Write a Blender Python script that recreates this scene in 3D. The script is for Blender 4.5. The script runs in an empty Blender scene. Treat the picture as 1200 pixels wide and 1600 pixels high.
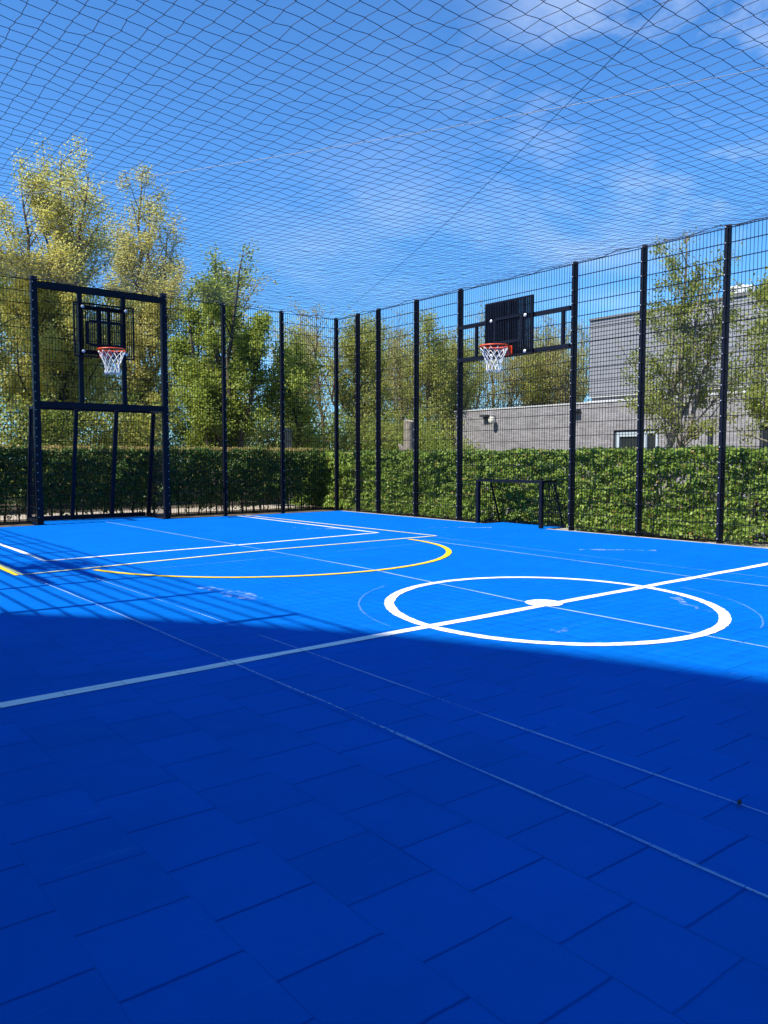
import bpy, math, random
import numpy as np
from mathutils import Vector, Matrix
random.seed(7)
RNG = np.random.default_rng(11)
SC = bpy.context.scene
COL = SC.collection
R = math.radians

# ------------------------------------------------------------------ helpers
ROOTS = {}                                   # root object -> world origin

def tag(o, label=None, cat=None, group=None, kind=None):
    if label: o['label'] = label
    if cat: o['category'] = cat
    if group: o['group'] = group
    if kind: o['kind'] = kind
    return o

def thing(name, label, cat, loc=(0, 0, 0), group=None):
    o = bpy.data.objects.new(name, None)
    o.empty_display_size = .2
    COL.objects.link(o)
    o.location = loc
    ROOTS[o] = Vector(loc)
    return tag(o, label, cat, group)

class MB:
    """collects shapes in world coordinates, then links them as ONE mesh object"""
    def __init__(s): s.v = []; s.f = []; s.m = []
    def add(s, vs, fs, m=0):
        b = len(s.v); s.v += [tuple(v) for v in vs]
        for f in fs: s.f.append([b+i for i in f]); s.m.append(m)
    def box(s, x0, x1, y0, y1, z0, z1, m=0):
        vs = [(x, y, z) for z in (z0, z1) for y in (y0, y1) for x in (x0, x1)]
        s.add(vs, [(0,2,3,1),(4,5,7,6),(0,1,5,4),(2,6,7,3),(0,4,6,2),(1,3,7,5)], m)
    def bar(s, p0, p1, w, d, side=(1,0,0), m=0):
        """rectangular bar from p0 to p1; w along 'side', d across it"""
        p0 = Vector(p0); p1 = Vector(p1); a = (p1-p0).normalized()
        sd = Vector(side); sd = (sd - a*sd.dot(a)).normalized(); n = a.cross(sd)
        vs = []
        for p in (p0, p1):
            for i, j in ((-1,-1),(1,-1),(1,1),(-1,1)): vs.append(p + sd*(i*w/2) + n*(j*d/2))
        s.add(vs, [(0,1,2,3),(7,6,5,4),(0,4,5,1),(1,5,6,2),(2,6,7,3),(3,7,4,0)], m)
    def tube(s, pts, rad, n=6, m=0, closed=False):
        pts = [Vector(p) for p in pts]
        if not hasattr(rad, '__len__'): rad = [rad]*len(pts)
        k = len(pts); vs = []
        ref = None
        for i, p in enumerate(pts):
            a = pts[(i+1) % k] if (closed or i < k-1) else pts[i]
            b = pts[i-1] if (closed or i > 0) else pts[i]
            t = (a-b)
            if t.length < 1e-9: t = Vector((0,0,1))
            t.normalize()
            if ref is None: ref = Vector((0,0,1)) if abs(t.z) < .9 else Vector((1,0,0))
            u = t.cross(ref)
            if u.length < 1e-4: u = t.orthogonal()
            u.normalize(); w = t.cross(u); ref = ref if abs(t.dot(ref)) < .95 else u
            for j in range(n):
                an = 2*math.pi*j/n
                vs.append(p + (u*math.cos(an) + w*math.sin(an))*rad[i])
        fs = []
        for i in range(k if closed else k-1):
            for j in range(n):
                a = i*n+j; b = i*n+(j+1) % n; c = ((i+1) % k)*n+(j+1) % n; d = ((i+1) % k)*n+j
                fs.append((a,b,c,d))
        if not closed:
            fs.append(tuple(range(n-1,-1,-1))); fs.append(tuple((k-1)*n+j for j in range(n)))
        s.add(vs, fs, m)
    def build(s, name, mats, parent=None, smooth=False):
        if not isinstance(mats, (list, tuple)): mats = [mats]
        me = bpy.data.meshes.new(name)
        root = parent
        while root is not None and root not in ROOTS: root = root.parent
        off = ROOTS[root] if root is not None else Vector((0,0,0))
        vs = [(v[0]-off.x, v[1]-off.y, v[2]-off.z) for v in s.v]
        me.from_pydata(vs, [], s.f)
        for m in mats: me.materials.append(m)
        if len(mats) > 1: me.polygons.foreach_set('material_index', s.m)
        if smooth: me.polygons.foreach_set('use_smooth', [True]*len(s.f))
        me.update()
        o = bpy.data.objects.new(name, me); COL.objects.link(o)
        if parent is not None: o.parent = parent
        return o

def struct(mb, name, m, smooth=False):
    return tag(mb.build(name, m, None, smooth), kind='structure')

def copy_tree(o, parent=None):
    c = o.copy(); COL.objects.link(c); c.parent = parent
    for ch in [x for x in SC.objects if x.parent is o]: copy_tree(ch, c)
    return c

# ------------------------------------------------------------------ materials
def new_mat(name):
    m = bpy.data.materials.new(name); m.use_nodes = True
    nt = m.node_tree; b = nt.nodes['Principled BSDF']
    return m, nt, b

def N(nt, t, **kw):
    n = nt.nodes.new(t)
    for k, v in kw.items(): setattr(n, k, v)
    return n

def pmat(name, c, rough=.6, c2=None, scale=8, spec=.4, metal=0, bump=0, detail=4):
    """principled with a noise mix of two colours, in object space"""
    m, nt, b = new_mat(name)
    b.inputs['Roughness'].default_value = rough
    b.inputs['Specular IOR Level'].default_value = spec
    b.inputs['Metallic'].default_value = metal
    tc = N(nt, 'ShaderNodeTexCoord'); no = N(nt, 'ShaderNodeTexNoise')
    no.inputs['Scale'].default_value = scale; no.inputs['Detail'].default_value = detail
    nt.links.new(tc.outputs['Object'], no.inputs['Vector'])
    rp = N(nt, 'ShaderNodeValToRGB')
    rp.color_ramp.elements[0].position = .35; rp.color_ramp.elements[1].position = .68
    rp.color_ramp.elements[0].color = (*c, 1); rp.color_ramp.elements[1].color = (*(c2 or [x*.8 for x in c]), 1)
    nt.links.new(no.outputs['Fac'], rp.inputs['Fac']); nt.links.new(rp.outputs['Color'], b.inputs['Base Color'])
    if bump:
        bp = N(nt, 'ShaderNodeBump'); bp.inputs['Strength'].default_value = bump; bp.inputs['Distance'].default_value = .02
        nt.links.new(no.outputs['Fac'], bp.inputs['Height']); nt.links.new(bp.outputs['Normal'], b.inputs['Normal'])
    return m

def leaf_mat(name, ramp, trans=.35, rough=.5):
    """leaf: every leaf has its own random 'tint', mapped to the leaf colours of its kind"""
    m, nt, b = new_mat(name)
    at = N(nt, 'ShaderNodeAttribute', attribute_name='tint')
    rp = N(nt, 'ShaderNodeValToRGB')
    el = rp.color_ramp.elements
    el[0].position = ramp[0][0]; el[0].color = (*ramp[0][1], 1)
    el[1].position = ramp[-1][0]; el[1].color = (*ramp[-1][1], 1)
    for p, c in ramp[1:-1]:
        e = el.new(p); e.color = (*c, 1)
    nt.links.new(at.outputs['Fac'], rp.inputs['Fac'])
    nt.links.new(rp.outputs['Color'], b.inputs['Base Color'])
    b.inputs['Roughness'].default_value = rough
    b.inputs['Specular IOR Level'].default_value = .35
    tr = N(nt, 'ShaderNodeBsdfTranslucent')
    hs = N(nt, 'ShaderNodeHueSaturation'); hs.inputs['Value'].default_value = 1.45; hs.inputs['Hue'].default_value = .49
    nt.links.new(rp.outputs['Color'], hs.inputs['Color']); nt.links.new(hs.outputs['Color'], tr.inputs['Color'])
    mx = N(nt, 'ShaderNodeMixShader'); mx.inputs['Fac'].default_value = trans
    nt.links.new(b.outputs['BSDF'], mx.inputs[1]); nt.links.new(tr.outputs['BSDF'], mx.inputs[2])
    nt.links.new(mx.outputs['Shader'], nt.nodes['Material Output'].inputs['Surface'])
    return m

def math_node(nt, op, a=None, b=None, c=None):
    n = N(nt, 'ShaderNodeMath', operation=op)
    for i, x in enumerate((a, b, c)):
        if x is None: continue
        if isinstance(x, (int, float)): n.inputs[i].default_value = x
        else: nt.links.new(x, n.inputs[i])
    return n.outputs[0]

TX, TY, TS = -8.235, -13.022, .2853       # corner and size of the rubber tiles

def tile_joint(nt, pos):
    """joint mask of the staggered square tiles; returns (mask, random value per tile, distance to joints along x)"""
    sp = N(nt, 'ShaderNodeSeparateXYZ'); nt.links.new(pos, sp.inputs[0])
    wob = N(nt, 'ShaderNodeTexNoise'); wob.inputs['Scale'].default_value = 2.5; wob.inputs['Detail'].default_value = 3
    nt.links.new(pos, wob.inputs['Vector'])
    wo2 = N(nt, 'ShaderNodeTexNoise'); wo2.inputs['Scale'].default_value = 17; wo2.inputs['Detail'].default_value = 4
    nt.links.new(pos, wo2.inputs['Vector'])
    w = math_node(nt, 'MULTIPLY', math_node(nt, 'SUBTRACT', wob.outputs['Fac'], .5), .05)
    w = math_node(nt, 'ADD', w, math_node(nt, 'MULTIPLY', math_node(nt, 'SUBTRACT', wo2.outputs['Fac'], .5), .028))
    u = math_node(nt, 'ADD', math_node(nt, 'DIVIDE', math_node(nt, 'SUBTRACT', sp.outputs['X'], TX), TS), w)
    col = math_node(nt, 'FLOOR', u)
    par = math_node(nt, 'MODULO', math_node(nt, 'ADD', col, 200), 2)
    v0 = math_node(nt, 'DIVIDE', math_node(nt, 'SUBTRACT', sp.outputs['Y'], TY), TS)
    v = math_node(nt, 'ADD', math_node(nt, 'ADD', v0, math_node(nt, 'MULTIPLY', par, .5)), w)
    v = math_node(nt, 'ADD', v, .5)
    row = math_node(nt, 'FLOOR', v)
    fu = math_node(nt, 'SUBTRACT', u, col); fv = math_node(nt, 'SUBTRACT', v, row)
    du = math_node(nt, 'MINIMUM', fu, math_node(nt, 'SUBTRACT', 1, fu))
    dv = math_node(nt, 'MINIMUM', fv, math_node(nt, 'SUBTRACT', 1, fv))
    cb = N(nt, 'ShaderNodeCombineXYZ'); nt.links.new(col, cb.inputs[0]); nt.links.new(row, cb.inputs[1])
    wn = N(nt, 'ShaderNodeTexWhiteNoise'); nt.links.new(cb.outputs[0], wn.inputs['Vector'])
    return du, dv, wn.outputs['Value'], sp

def court_mat():
    m, nt, b = new_mat('blue_rubber_tiles')
    geo = N(nt, 'ShaderNodeNewGeometry'); pos = geo.outputs['Position']
    du, dv, rnd, sp = tile_joint(nt, pos)
    # irregular opening of the joints
    n1 = N(nt, 'ShaderNodeTexNoise'); n1.inputs['Scale'].default_value = 1.7; n1.inputs['Detail'].default_value = 2
    nt.links.new(pos, n1.inputs['Vector'])
    wv = math_node(nt, 'MULTIPLY', math_node(nt, 'ADD', math_node(nt, 'MULTIPLY', n1.outputs['Fac'], .034), .002), 1.0)
    side = N(nt, 'ShaderNodeMapRange'); side.inputs['From Min'].default_value = -9.2; side.inputs['From Max'].default_value = -8.1; side.inputs['To Min'].default_value = .25
    nt.links.new(sp.outputs['X'], side.inputs['Value'])
    nb = N(nt, 'ShaderNodeTexNoise'); nb.inputs['Scale'].default_value = 3.1; nb.inputs['Detail'].default_value = 4; nt.links.new(pos, nb.inputs['Vector'])
    wu = math_node(nt, 'MULTIPLY', math_node(nt, 'MAXIMUM', math_node(nt, 'SUBTRACT', n1.outputs['Fac'], .36), .0), .045)
    def soft(d, w):
        q = math_node(nt, 'DIVIDE', d, math_node(nt, 'ADD', w, .0005))
        return math_node(nt, 'SUBTRACT', 1, math_node(nt, 'SMOOTH_MIN', q, 1, .3))
    jv = math_node(nt, 'MAXIMUM', soft(dv, wv), 0); ju = math_node(nt, 'MAXIMUM', soft(du, wu), 0)
    jv = math_node(nt, 'MULTIPLY', jv, math_node(nt, 'MINIMUM', math_node(nt, 'ADD', math_node(nt, 'MULTIPLY', rnd, 1.1), .35), 1))
    j = math_node(nt, 'MAXIMUM', jv, math_node(nt, 'MULTIPLY', math_node(nt, 'MULTIPLY', ju, side.outputs['Result']), math_node(nt, 'MULTIPLY', nb.outputs['Fac'], 1.5)))
    # colour: per-tile tone + worn cloudiness + speckle
    n2 = N(nt, 'ShaderNodeTexNoise'); n2.inputs['Scale'].default_value = 1.3; n2.inputs['Detail'].default_value = 8; n2.inputs['Roughness'].default_value = .65
    nt.links.new(pos, n2.inputs['Vector'])
    n3 = N(nt, 'ShaderNodeTexNoise'); n3.inputs['Scale'].default_value = 160; n3.inputs['Detail'].default_value = 2
    nt.links.new(pos, n3.inputs['Vector'])
    f = math_node(nt, 'ADD', math_node(nt, 'MULTIPLY', rnd, .16), math_node(nt, 'MULTIPLY', n2.outputs['Fac'], .8))
    f = math_node(nt, 'ADD', f, math_node(nt, 'MULTIPLY', n3.outputs['Fac'], .25))
    rp = N(nt, 'ShaderNodeValToRGB')
    rp.color_ramp.elements[0].position = .30; rp.color_ramp.elements[0].color = (.0005, .110, .43, 1)
    rp.color_ramp.elements[1].position = 1.0; rp.color_ramp.elements[1].color = (.0008, .146, .63, 1)
    nt.links.new(f, rp.inputs['Fac'])
    # pale scuffs: short stretched scratches where balls and shoes drag
    mp = N(nt, 'ShaderNodeMapping'); mp.inputs['Scale'].default_value = (1.2, 9, 1); mp.inputs['Rotation'].default_value = (0, 0, .5)
    nt.links.new(pos, mp.inputs['Vector'])
    n4 = N(nt, 'ShaderNodeTexNoise'); n4.inputs['Scale'].default_value = 2.2; n4.inputs['Detail'].default_value = 9; n4.inputs['Roughness'].default_value = .75
    nt.links.new(mp.outputs[0], n4.inputs['Vector'])
    sc = math_node(nt, 'MULTIPLY', math_node(nt, 'MAXIMUM', math_node(nt, 'SUBTRACT', n4.outputs['Fac'], .60), 0), 1.3)
    sc = math_node(nt, 'MINIMUM', sc, .20)
    mx = N(nt, 'ShaderNodeMix', data_type='RGBA'); nt.links.new(sc, mx.inputs['Factor'])
    nt.links.new(rp.outputs['Color'], mx.inputs['A']); mx.inputs['B'].default_value = (.22, .42, .75, 1)
    vo = N(nt, 'ShaderNodeTexVoronoi'); vo.inputs['Scale'].default_value = 3.2; nt.links.new(pos, vo.inputs['Vector'])
    fl = math_node(nt, 'MULTIPLY', math_node(nt, 'LESS_THAN', vo.outputs['Distance'], math_node(nt, 'MULTIPLY', math_node(nt, 'SUBTRACT', n3.outputs['Fac'], .42), .06)), .4)
    mf = N(nt, 'ShaderNodeMix', data_type='RGBA'); nt.links.new(fl, mf.inputs['Factor'])
    nt.links.new(mx.outputs['Result'], mf.inputs['A']); mf.inputs['B'].default_value = (.25, .42, .7, 1)
    mx = mf
    mj = N(nt, 'ShaderNodeMix', data_type='RGBA')
    nt.links.new(math_node(nt, 'MULTIPLY', j, .68), mj.inputs['Factor'])
    nt.links.new(mx.outputs['Result'], mj.inputs['A']); mj.inputs['B'].default_value = (.002, .02, .17, 1)
    nt.links.new(mj.outputs['Result'], b.inputs['Base Color'])
    b.inputs['Roughness'].default_value = .85; b.inputs['Specular IOR Level'].default_value = .03
    hgt = math_node(nt, 'ADD', math_node(nt, 'MULTIPLY', j, -1.0), math_node(nt, 'ADD', math_node(nt, 'MULTIPLY', n3.outputs['Fac'], .12), math_node(nt, 'MULTIPLY', rnd, .25)))
    bp = N(nt, 'ShaderNodeBump'); bp.inputs['Strength'].default_value = .5; bp.inputs['Distance'].default_value = .006
    nt.links.new(hgt, bp.inputs['Height']); nt.links.new(bp.outputs['Normal'], b.inputs['Normal'])
    return m

def paint_mat(name, c, wear=.15, scale=26, opac=1.):
    """line paint; where it is worn the court shows through (the paint is absent there)"""
    m, nt, b = new_mat(name)
    geo = N(nt, 'ShaderNodeNewGeometry'); pos = geo.outputs['Position']
    no = N(nt, 'ShaderNodeTexNoise'); no.inputs['Scale'].default_value = scale; no.inputs['Detail'].default_value = 6; no.inputs['Roughness'].default_value = .7
    nt.links.new(pos, no.inputs['Vector'])
    n2 = N(nt, 'ShaderNodeTexNoise'); n2.inputs['Scale'].default_value = 1.6; n2.inputs['Detail'].default_value = 3
    nt.links.new(pos, n2.inputs['Vector'])
    du, dv, rnd, sp = tile_joint(nt, pos)
    b.inputs['Base Color'].default_value = (*c, 1); b.inputs['Roughness'].default_value = .6; b.inputs['Specular IOR Level'].default_value = .2
    t = N(nt, 'ShaderNodeBsdfTransparent')
    s = math_node(nt, 'ADD', math_node(nt, 'MULTIPLY', no.outputs['Fac'], .6), math_node(nt, 'MULTIPLY', n2.outputs['Fac'], .4))
    mr = N(nt, 'ShaderNodeMapRange'); mr.inputs['From Min'].default_value = wear-.05; mr.inputs['From Max'].default_value = wear+.07
    nt.links.new(s, mr.inputs['Value'])
    gap = math_node(nt, 'GREATER_THAN', math_node(nt, 'MINIMUM', du, dv), .008)
    f = math_node(nt, 'MULTIPLY', mr.outputs['Result'], math_node(nt, 'ADD', math_node(nt, 'MULTIPLY', gap, .45), .55))
    f = math_node(nt, 'MULTIPLY', f, opac)
    mx = N(nt, 'ShaderNodeMixShader'); nt.links.new(f, mx.inputs['Fac'])
    nt.links.new(t.outputs[0], mx.inputs[1]); nt.links.new(b.outputs[0], mx.inputs[2])
    nt.links.new(mx.outputs[0], nt.nodes['Material Output'].inputs['Surface'])
    return m

def brick_mat():
    m, nt, b = new_mat('grey_brown_brick')
    geo = N(nt, 'ShaderNodeNewGeometry'); sp = N(nt, 'ShaderNodeSeparateXYZ'); nt.links.new(geo.outputs['Position'], sp.inputs[0])
    cb = N(nt, 'ShaderNodeCombineXYZ')
    nt.links.new(math_node(nt, 'ADD', sp.outputs['Y'], sp.outputs['X']), cb.inputs[0]); nt.links.new(sp.outputs['Z'], cb.inputs[1])
    br = N(nt, 'ShaderNodeTexBrick'); nt.links.new(cb.outputs[0], br.inputs['Vector'])
    br.inputs['Scale'].default_value = 1; br.inputs['Brick Width'].default_value = .24; br.inputs['Row Height'].default_value = .065
    br.inputs['Mortar Size'].default_value = .006; br.inputs['Bias'].default_value = -.1
    br.inputs['Color1'].default_value = (.38, .362, .36, 1); br.inputs['Color2'].default_value = (.25, .236, .238, 1); br.inputs['Mortar'].default_value = (.24, .225, .215, 1)
    no = N(nt, 'ShaderNodeTexNoise'); no.inputs['Scale'].default_value = 1.3; no.inputs['Detail'].default_value = 6; nt.links.new(cb.outputs[0], no.inputs['Vector'])
    mx = N(nt, 'ShaderNodeMix', data_type='RGBA', blend_type='MULTIPLY'); mx.inputs['Factor'].default_value = .5
    nt.links.new(br.outputs['Color'], mx.inputs['A']); nt.links.new(no.outputs['Fac'], mx.inputs['B'])
    nt.links.new(mx.outputs['Result'], b.inputs['Base Color']); b.inputs['Roughness'].default_value = .9
    bp = N(nt, 'ShaderNodeBump'); bp.inputs['Strength'].default_value = .6; bp.inputs['Distance'].default_value = .01
    nt.links.new(br.outputs['Fac'], bp.inputs['Height']); bp.invert = True
    nt.links.new(bp.outputs['Normal'], b.inputs['Normal'])
    return m

M = {}
M['court'] = court_mat()
M['white'] = paint_mat('white_line_paint', (.9, .9, .88), .31)
M['cream'] = paint_mat('cream_line_paint', (.80, .76, .42), .27)
M['yellow'] = paint_mat('yellow_line_paint', (.85, .58, .015), .26)
M['worn'] = paint_mat('worn_tape_trace', (.50, .72, .85), .41, 60, .50)
M['worn_thin'] = paint_mat('worn_thin_trace', (.45, .66, .85), .46, 50, .20)
M['chalk'] = paint_mat('chalky_scuff', (.6, .74, .88), .54, 18, .42)
M['steel'] = pmat('dark_navy_powder_coat', (.0045, .006, .014), .5, (.007, .009, .018), 30, .16)
M['wire'] = pmat('dark_wire_coat', (.005, .0065, .012), .55, (.007, .009, .015), 30, .18)
M['bolt'] = pmat('galvanised_bolt', (.62, .62, .62), .35, (.5, .5, .5), 40, .5, .3)
M['orange'] = pmat('orange_rim_coat', (.72, .075, .018), .4, (.62, .06, .015), 20, .5)
M['cord'] = pmat('white_net_cord', (.80, .79, .76), .8, (.68, .67, .64), 60)
M['twine'] = pmat('dark_net_twine', (.018, .022, .045), .7, (.012, .016, .035), 40)
M['cable_pale'] = pmat('pale_steel_cable', (.42, .42, .41), .5, (.34, .34, .34), 40, .5, .3)
M['cable_dark'] = pmat('dark_steel_cable', (.03, .035, .06), .5, (.04, .045, .07), 40)  # same grey steel as the cable above, shade put into its colour
M['concrete'] = pmat('concrete_edging', (.50, .47, .42), .9, (.36, .34, .30), 14, .2, 0, .3)
M['soil'] = pmat('bare_soil_and_leaf_litter', (.06, .047, .033), .95, (.13, .105, .075), 5, .1, 0, .6, 8)
M['gravel'] = pmat('pale_gravel', (.55, .51, .45), .95, (.22, .19, .16), 60, .1, 0, .8, 6)
M['path'] = pmat('sandy_path', (.42, .36, .29), .95, (.30, .25, .20), 6, .1, 0, .5, 8)
M['brick'] = brick_mat()
M['coping'] = pmat('white_metal_coping', (.55, .55, .54), .5, (.46, .46, .46), 6)
M['cladding'] = pmat('grey_cladding_board', (.21, .215, .23), .5, (.18, .185, .198), 3, .5)
M['roof'] = pmat('grey_roof_felt', (.16, .16, .16), .9, (.12, .12, .12), 4)
M['frame_pale'] = pmat('pale_window_frame', (.42, .48, .51), .4, (.36, .42, .45), 8)
M['frame_dark'] = pmat('dark_window_frame', (.03, .035, .04), .5, (.04, .045, .05), 8)
g, nt, b = new_mat('dark_window_glass')
b.inputs['Base Color'].default_value = (.02, .025, .03, 1); b.inputs['Roughness'].default_value = .06; b.inputs['Specular IOR Level'].default_value = .7
no = N(nt, 'ShaderNodeTexNoise'); no.inputs['Scale'].default_value = 1.5
bp = N(nt, 'ShaderNodeBump'); bp.inputs['Strength'].default_value = .05
nt.links.new(no.outputs['Fac'], bp.inputs['Height']); nt.links.new(bp.outputs['Normal'], b.inputs['Normal'])
M['glass'] = g
M['globe'] = pmat('milky_lamp_globe', (.75, .74, .62), .3, (.62, .6, .45), 6)
M['vent'] = pmat('white_roof_vent', (.8, .8, .79), .5, (.65, .65, .64), 6)
M['bark'] = pmat('dark_bark', (.075, .058, .042), .9, (.13, .105, .08), 9, .2, 0, .7, 8)
M['bark_pale'] = pmat('pale_grey_bark', (.30, .27, .22), .9, (.17, .15, .12), 7, .2, 0, .7, 8)
M['twig'] = pmat('brown_twig', (.15, .11, .075), .9, (.10, .075, .05), 12, .2)
M['cut_wood'] = pmat('weathered_cut_wood', (.46, .37, .27), .9, (.34, .27, .19), 12, .2)
M['plaster'] = pmat('grey_plaster_wall', (.36, .34, .31), .9, (.30, .29, .27), 2)
M['leaf_hedge'] = leaf_mat('leaf_hedge_colour', [(0, (.065, .13, .018)), (.5, (.22, .335, .045)), (.95, (.41, .50, .11)), (1, (.38, .27, .09))], 0.35)  # sunlit copy of the hedge leaf, brightness put into the colour
M['leaf_hedge_dark'] = leaf_mat('leaf_hedge_dark_colour', [(0, (.035, .075, .014)), (.6, (.09, .17, .025)), (.94, (.18, .27, .045)), (1, (.38, .25, .10))], 0.22)  # same hedge species, darkened in colour for the shaded side
M['leaf_shoot'] = leaf_mat('young_shoot_leaf', [(0, (.20, .17, .04)), (.5, (.36, .28, .08)), (1, (.50, .34, .16))], .45)  # sun through the hedge's top leaf tips, painted as a pale brown colour
M['leaf_pale'] = leaf_mat('leaf_pale_colour', [(0, (.36, .34, .075)), (.5, (.56, .53, .125)), (1, (.70, .67, .25))], 0.5)
M['leaf_pale2'] = leaf_mat('leaf_pale2_colour', [(0, (.33, .31, .08)), (.5, (.51, .48, .13)), (1, (.66, .61, .25))], 0.5)
M['leaf_green'] = leaf_mat('leaf_green_colour', [(0, (.13, .175, .03)), (.5, (.28, .345, .05)), (1, (.47, .51, .11))], 0.48)
M['leaf_mid'] = leaf_mat('leaf_mid_colour', [(0, (.16, .19, .035)), (.5, (.33, .35, .065)), (1, (.50, .49, .13))], 0.48)
M['leaf_shrub'] = leaf_mat('leaf_shrub_colour', [(0, (.08, .13, .02)), (.5, (.20, .27, .04)), (1, (.40, .43, .08))], 0.42)
M['leaf_wood'] = leaf_mat('leaf_wood_colour', [(0, (.24, .225, .07)), (.5, (.41, .39, .11)), (1, (.58, .53, .19))], 0.48)
M['leaf_right'] = leaf_mat('leaf_right_colour', [(0, (.10, .14, .025)), (.5, (.23, .275, .045)), (1, (.42, .44, .10))], 0.45)

# ------------------------------------------------------------------ leaves, as real small faces
def leaf_object(name, P, size, mat, parent, up=.35, out=None, aspect=.62):
    """P: (n,3) world positions. every leaf is a folded rhombus of its own size and angle"""
    P = np.asarray(P, float); n = len(P)
    root = parent
    while root is not None and root not in ROOTS: root = root.parent
    off = np.array(ROOTS[root]) if root is not None else np.zeros(3)
    d = RNG.normal(size=(n, 3)); d[:, 2] -= .25
    d /= np.linalg.norm(d, axis=1)[:, None]                      # leaf axis
    nn = RNG.normal(size=(n, 3)); nn[:, 2] += up*2.2
    if out is not None: nn += np.asarray(out)*1.3
    s = np.cross(nn, d); s /= (np.linalg.norm(s, axis=1)[:, None] + 1e-9)
    nrm = np.cross(d, s)
    L = size*(.6 + .75*RNG.random(n))[:, None]; W = L*aspect*.5
    bend = nrm*L*.10
    a = P - d*L*.5; c = P + d*L*.5
    l = P - s*W - d*L*.05 + bend; r = P + s*W - d*L*.05 + bend
    V = np.stack([a, r, c, l], 1).reshape(-1, 3) - off
    me = bpy.data.meshes.new(name)
    me.vertices.add(4*n); me.vertices.foreach_set('co', V.ravel().astype(np.float32))
    tri = np.array([0, 1, 2, 0, 2, 3])
    F = (np.arange(n)[:, None]*4 + tri).ravel()
    me.loops.add(6*n); me.loops.foreach_set('vertex_index', F.astype(np.int32))
    me.polygons.add(2*n)
    me.polygons.foreach_set('loop_start', (np.arange(2*n)*3).astype(np.int32))
    me.update(calc_edges=True)
    at = me.attributes.new('tint', 'FLOAT', 'FACE')
    t = np.clip(.5 + .24*RNG.normal(size=n), 0, 1); t = np.where(RNG.random(n) < .02, 1., t)
    at.data.foreach_set('value', np.repeat(t, 2).astype(np.float32))
    me.materials.append(mat)
    o = bpy.data.objects.new(name, me); COL.objects.link(o)
    if parent is not None: o.parent = parent
    return o

def rv(s=1.): return Vector((random.gauss(0, s), random.gauss(0, s), random.gauss(0, s)))

def make_tree(name, label, base, H, rad, crown, leafm, barkm, nlimb=40, el=(25, 60), z0=.2, trunk_r=.16,
              nleaf=20000, leaf=.08, twig=3, group=None, leaders=1, tips=None, droop=0, scat=.14, lean=(0, 0), cat='tree', bare=0.):
    """trunk with limbs, branches and twigs; the crown's leaves hang along the twigs"""
    base = Vector(base)
    t = thing(name, label, cat, base, group)
    mb = MB(); pts = []; wts = []
    def path(p, d, L, n, wob, lift):
        out = [p.copy()]; d = d.normalized()
        for i in range(n):
            d = (d + rv(wob) + Vector((0, 0, lift))).normalized()
            p = p + d*(L/n); out.append(p.copy())
        return out
    stems = []
    if tips: leaders = len(tips)
    for k in range(leaders):
        hk = H*(1 if k == 0 else random.uniform(.72, .95))
        a = random.uniform(0, 6.28); sp = 0 if leaders == 1 else rad*.42
        tip = base + Vector((lean[0] + sp*math.cos(a+k*2.4), lean[1] + sp*math.sin(a+k*2.4), hk))
        if tips: tip = base + Vector((.784*tips[k][0], -.620*tips[k][0], tips[k][1])) + Vector((.62, .784, 0))*random.uniform(-.5, .5); a = random.uniform(0, 6.28)
        n = 12; P = []
        for i in range(n+1):
            f = i/n
            q = base.lerp(tip, f); bow = math.sin(f*math.pi)*(.12 if tips else .25*sp)
            P.append(q + Vector((math.cos(a+k*2.4)*bow + random.gauss(0, .012*H*f*(1-f)*3), math.sin(a+k*2.4)*bow + random.gauss(0, .012*H*f*(1-f)*3), 0)))
        rr = [trunk_r*(1 if k == 0 else .7)*(1.25 if i == 0 else 1)*(1-i/n)**.8 + .008 for i in range(n+1)]
        mb.tube(P, rr, 8)
        stems.append((P, rr))
    for k in range(nlimb):
        P, rr = stems[k % leaders]
        f = z0 + (1-z0)*((k+random.random())/nlimb)**.85
        f = min(f, .985)
        i = min(int(f*12), 11); p = P[i].lerp(P[i+1], f*12-i)
        az = k*2.39996 + random.uniform(-.5, .5)
        e = R(random.uniform(*el))
        tt = (f-z0)/(1-z0)
        Rr = rad*crown(tt)*random.uniform(.7, 1.12)*(1 if leaders == 1 else .75)
        L = min(Rr/max(math.cos(e), .3), H*.5)
        if p.z + L*math.sin(e) > base.z + H*1.03: L = max((base.z + H*1.03 - p.z)/max(math.sin(e), .2), .25)
        d = Vector((math.cos(az)*math.cos(e), math.sin(az)*math.cos(e), math.sin(e)))
        lp = path(p, d, L, 6, .11, .03-droop)
        r0 = max(rr[i]*.45, .012)
        mb.tube(lp, [r0*(1-j/6*.85) for j in range(7)], 5)
        nb = max(3, int(L*twig))
        for q in range(nb):
            g = random.uniform(.2, 1)
            j = min(int(g*6), 5); bp_ = lp[j].lerp(lp[j+1], g*6-j)
            bd = (d + rv(.75)).normalized()
            bl = L*random.uniform(.2, .42)*(1.15-g*.4)
            tp = path(bp_, bd, bl, 4, .16, .05-droop)
            mb.tube(tp, [max(.011*(1-s*.2), .0035) for s in range(5)], 3)
            if random.random() < bare: continue
            pts.append(tp); wts.append(bl)
    mb.build('trunk', barkm, t, True)
    wts = np.array(wts)*np.exp(RNG.normal(size=len(wts))*.75); wts /= wts.sum()
    cnt = RNG.multinomial(nleaf, wts)
    allp = []
    for tp, c in zip(pts, cnt):
        if c == 0: continue
        A = np.array([tuple(x) for x in tp])
        g = (RNG.random(c)**.8)*(len(A)-1); i = np.minimum(g.astype(int), len(A)-2); fr = (g-i)[:, None]
        allp.append(A[i]*(1-fr) + A[i+1]*fr + RNG.normal(size=(c, 3))*scat)
    o = leaf_object('crown', np.concatenate(allp), leaf, leafm, t)
    return t

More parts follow.
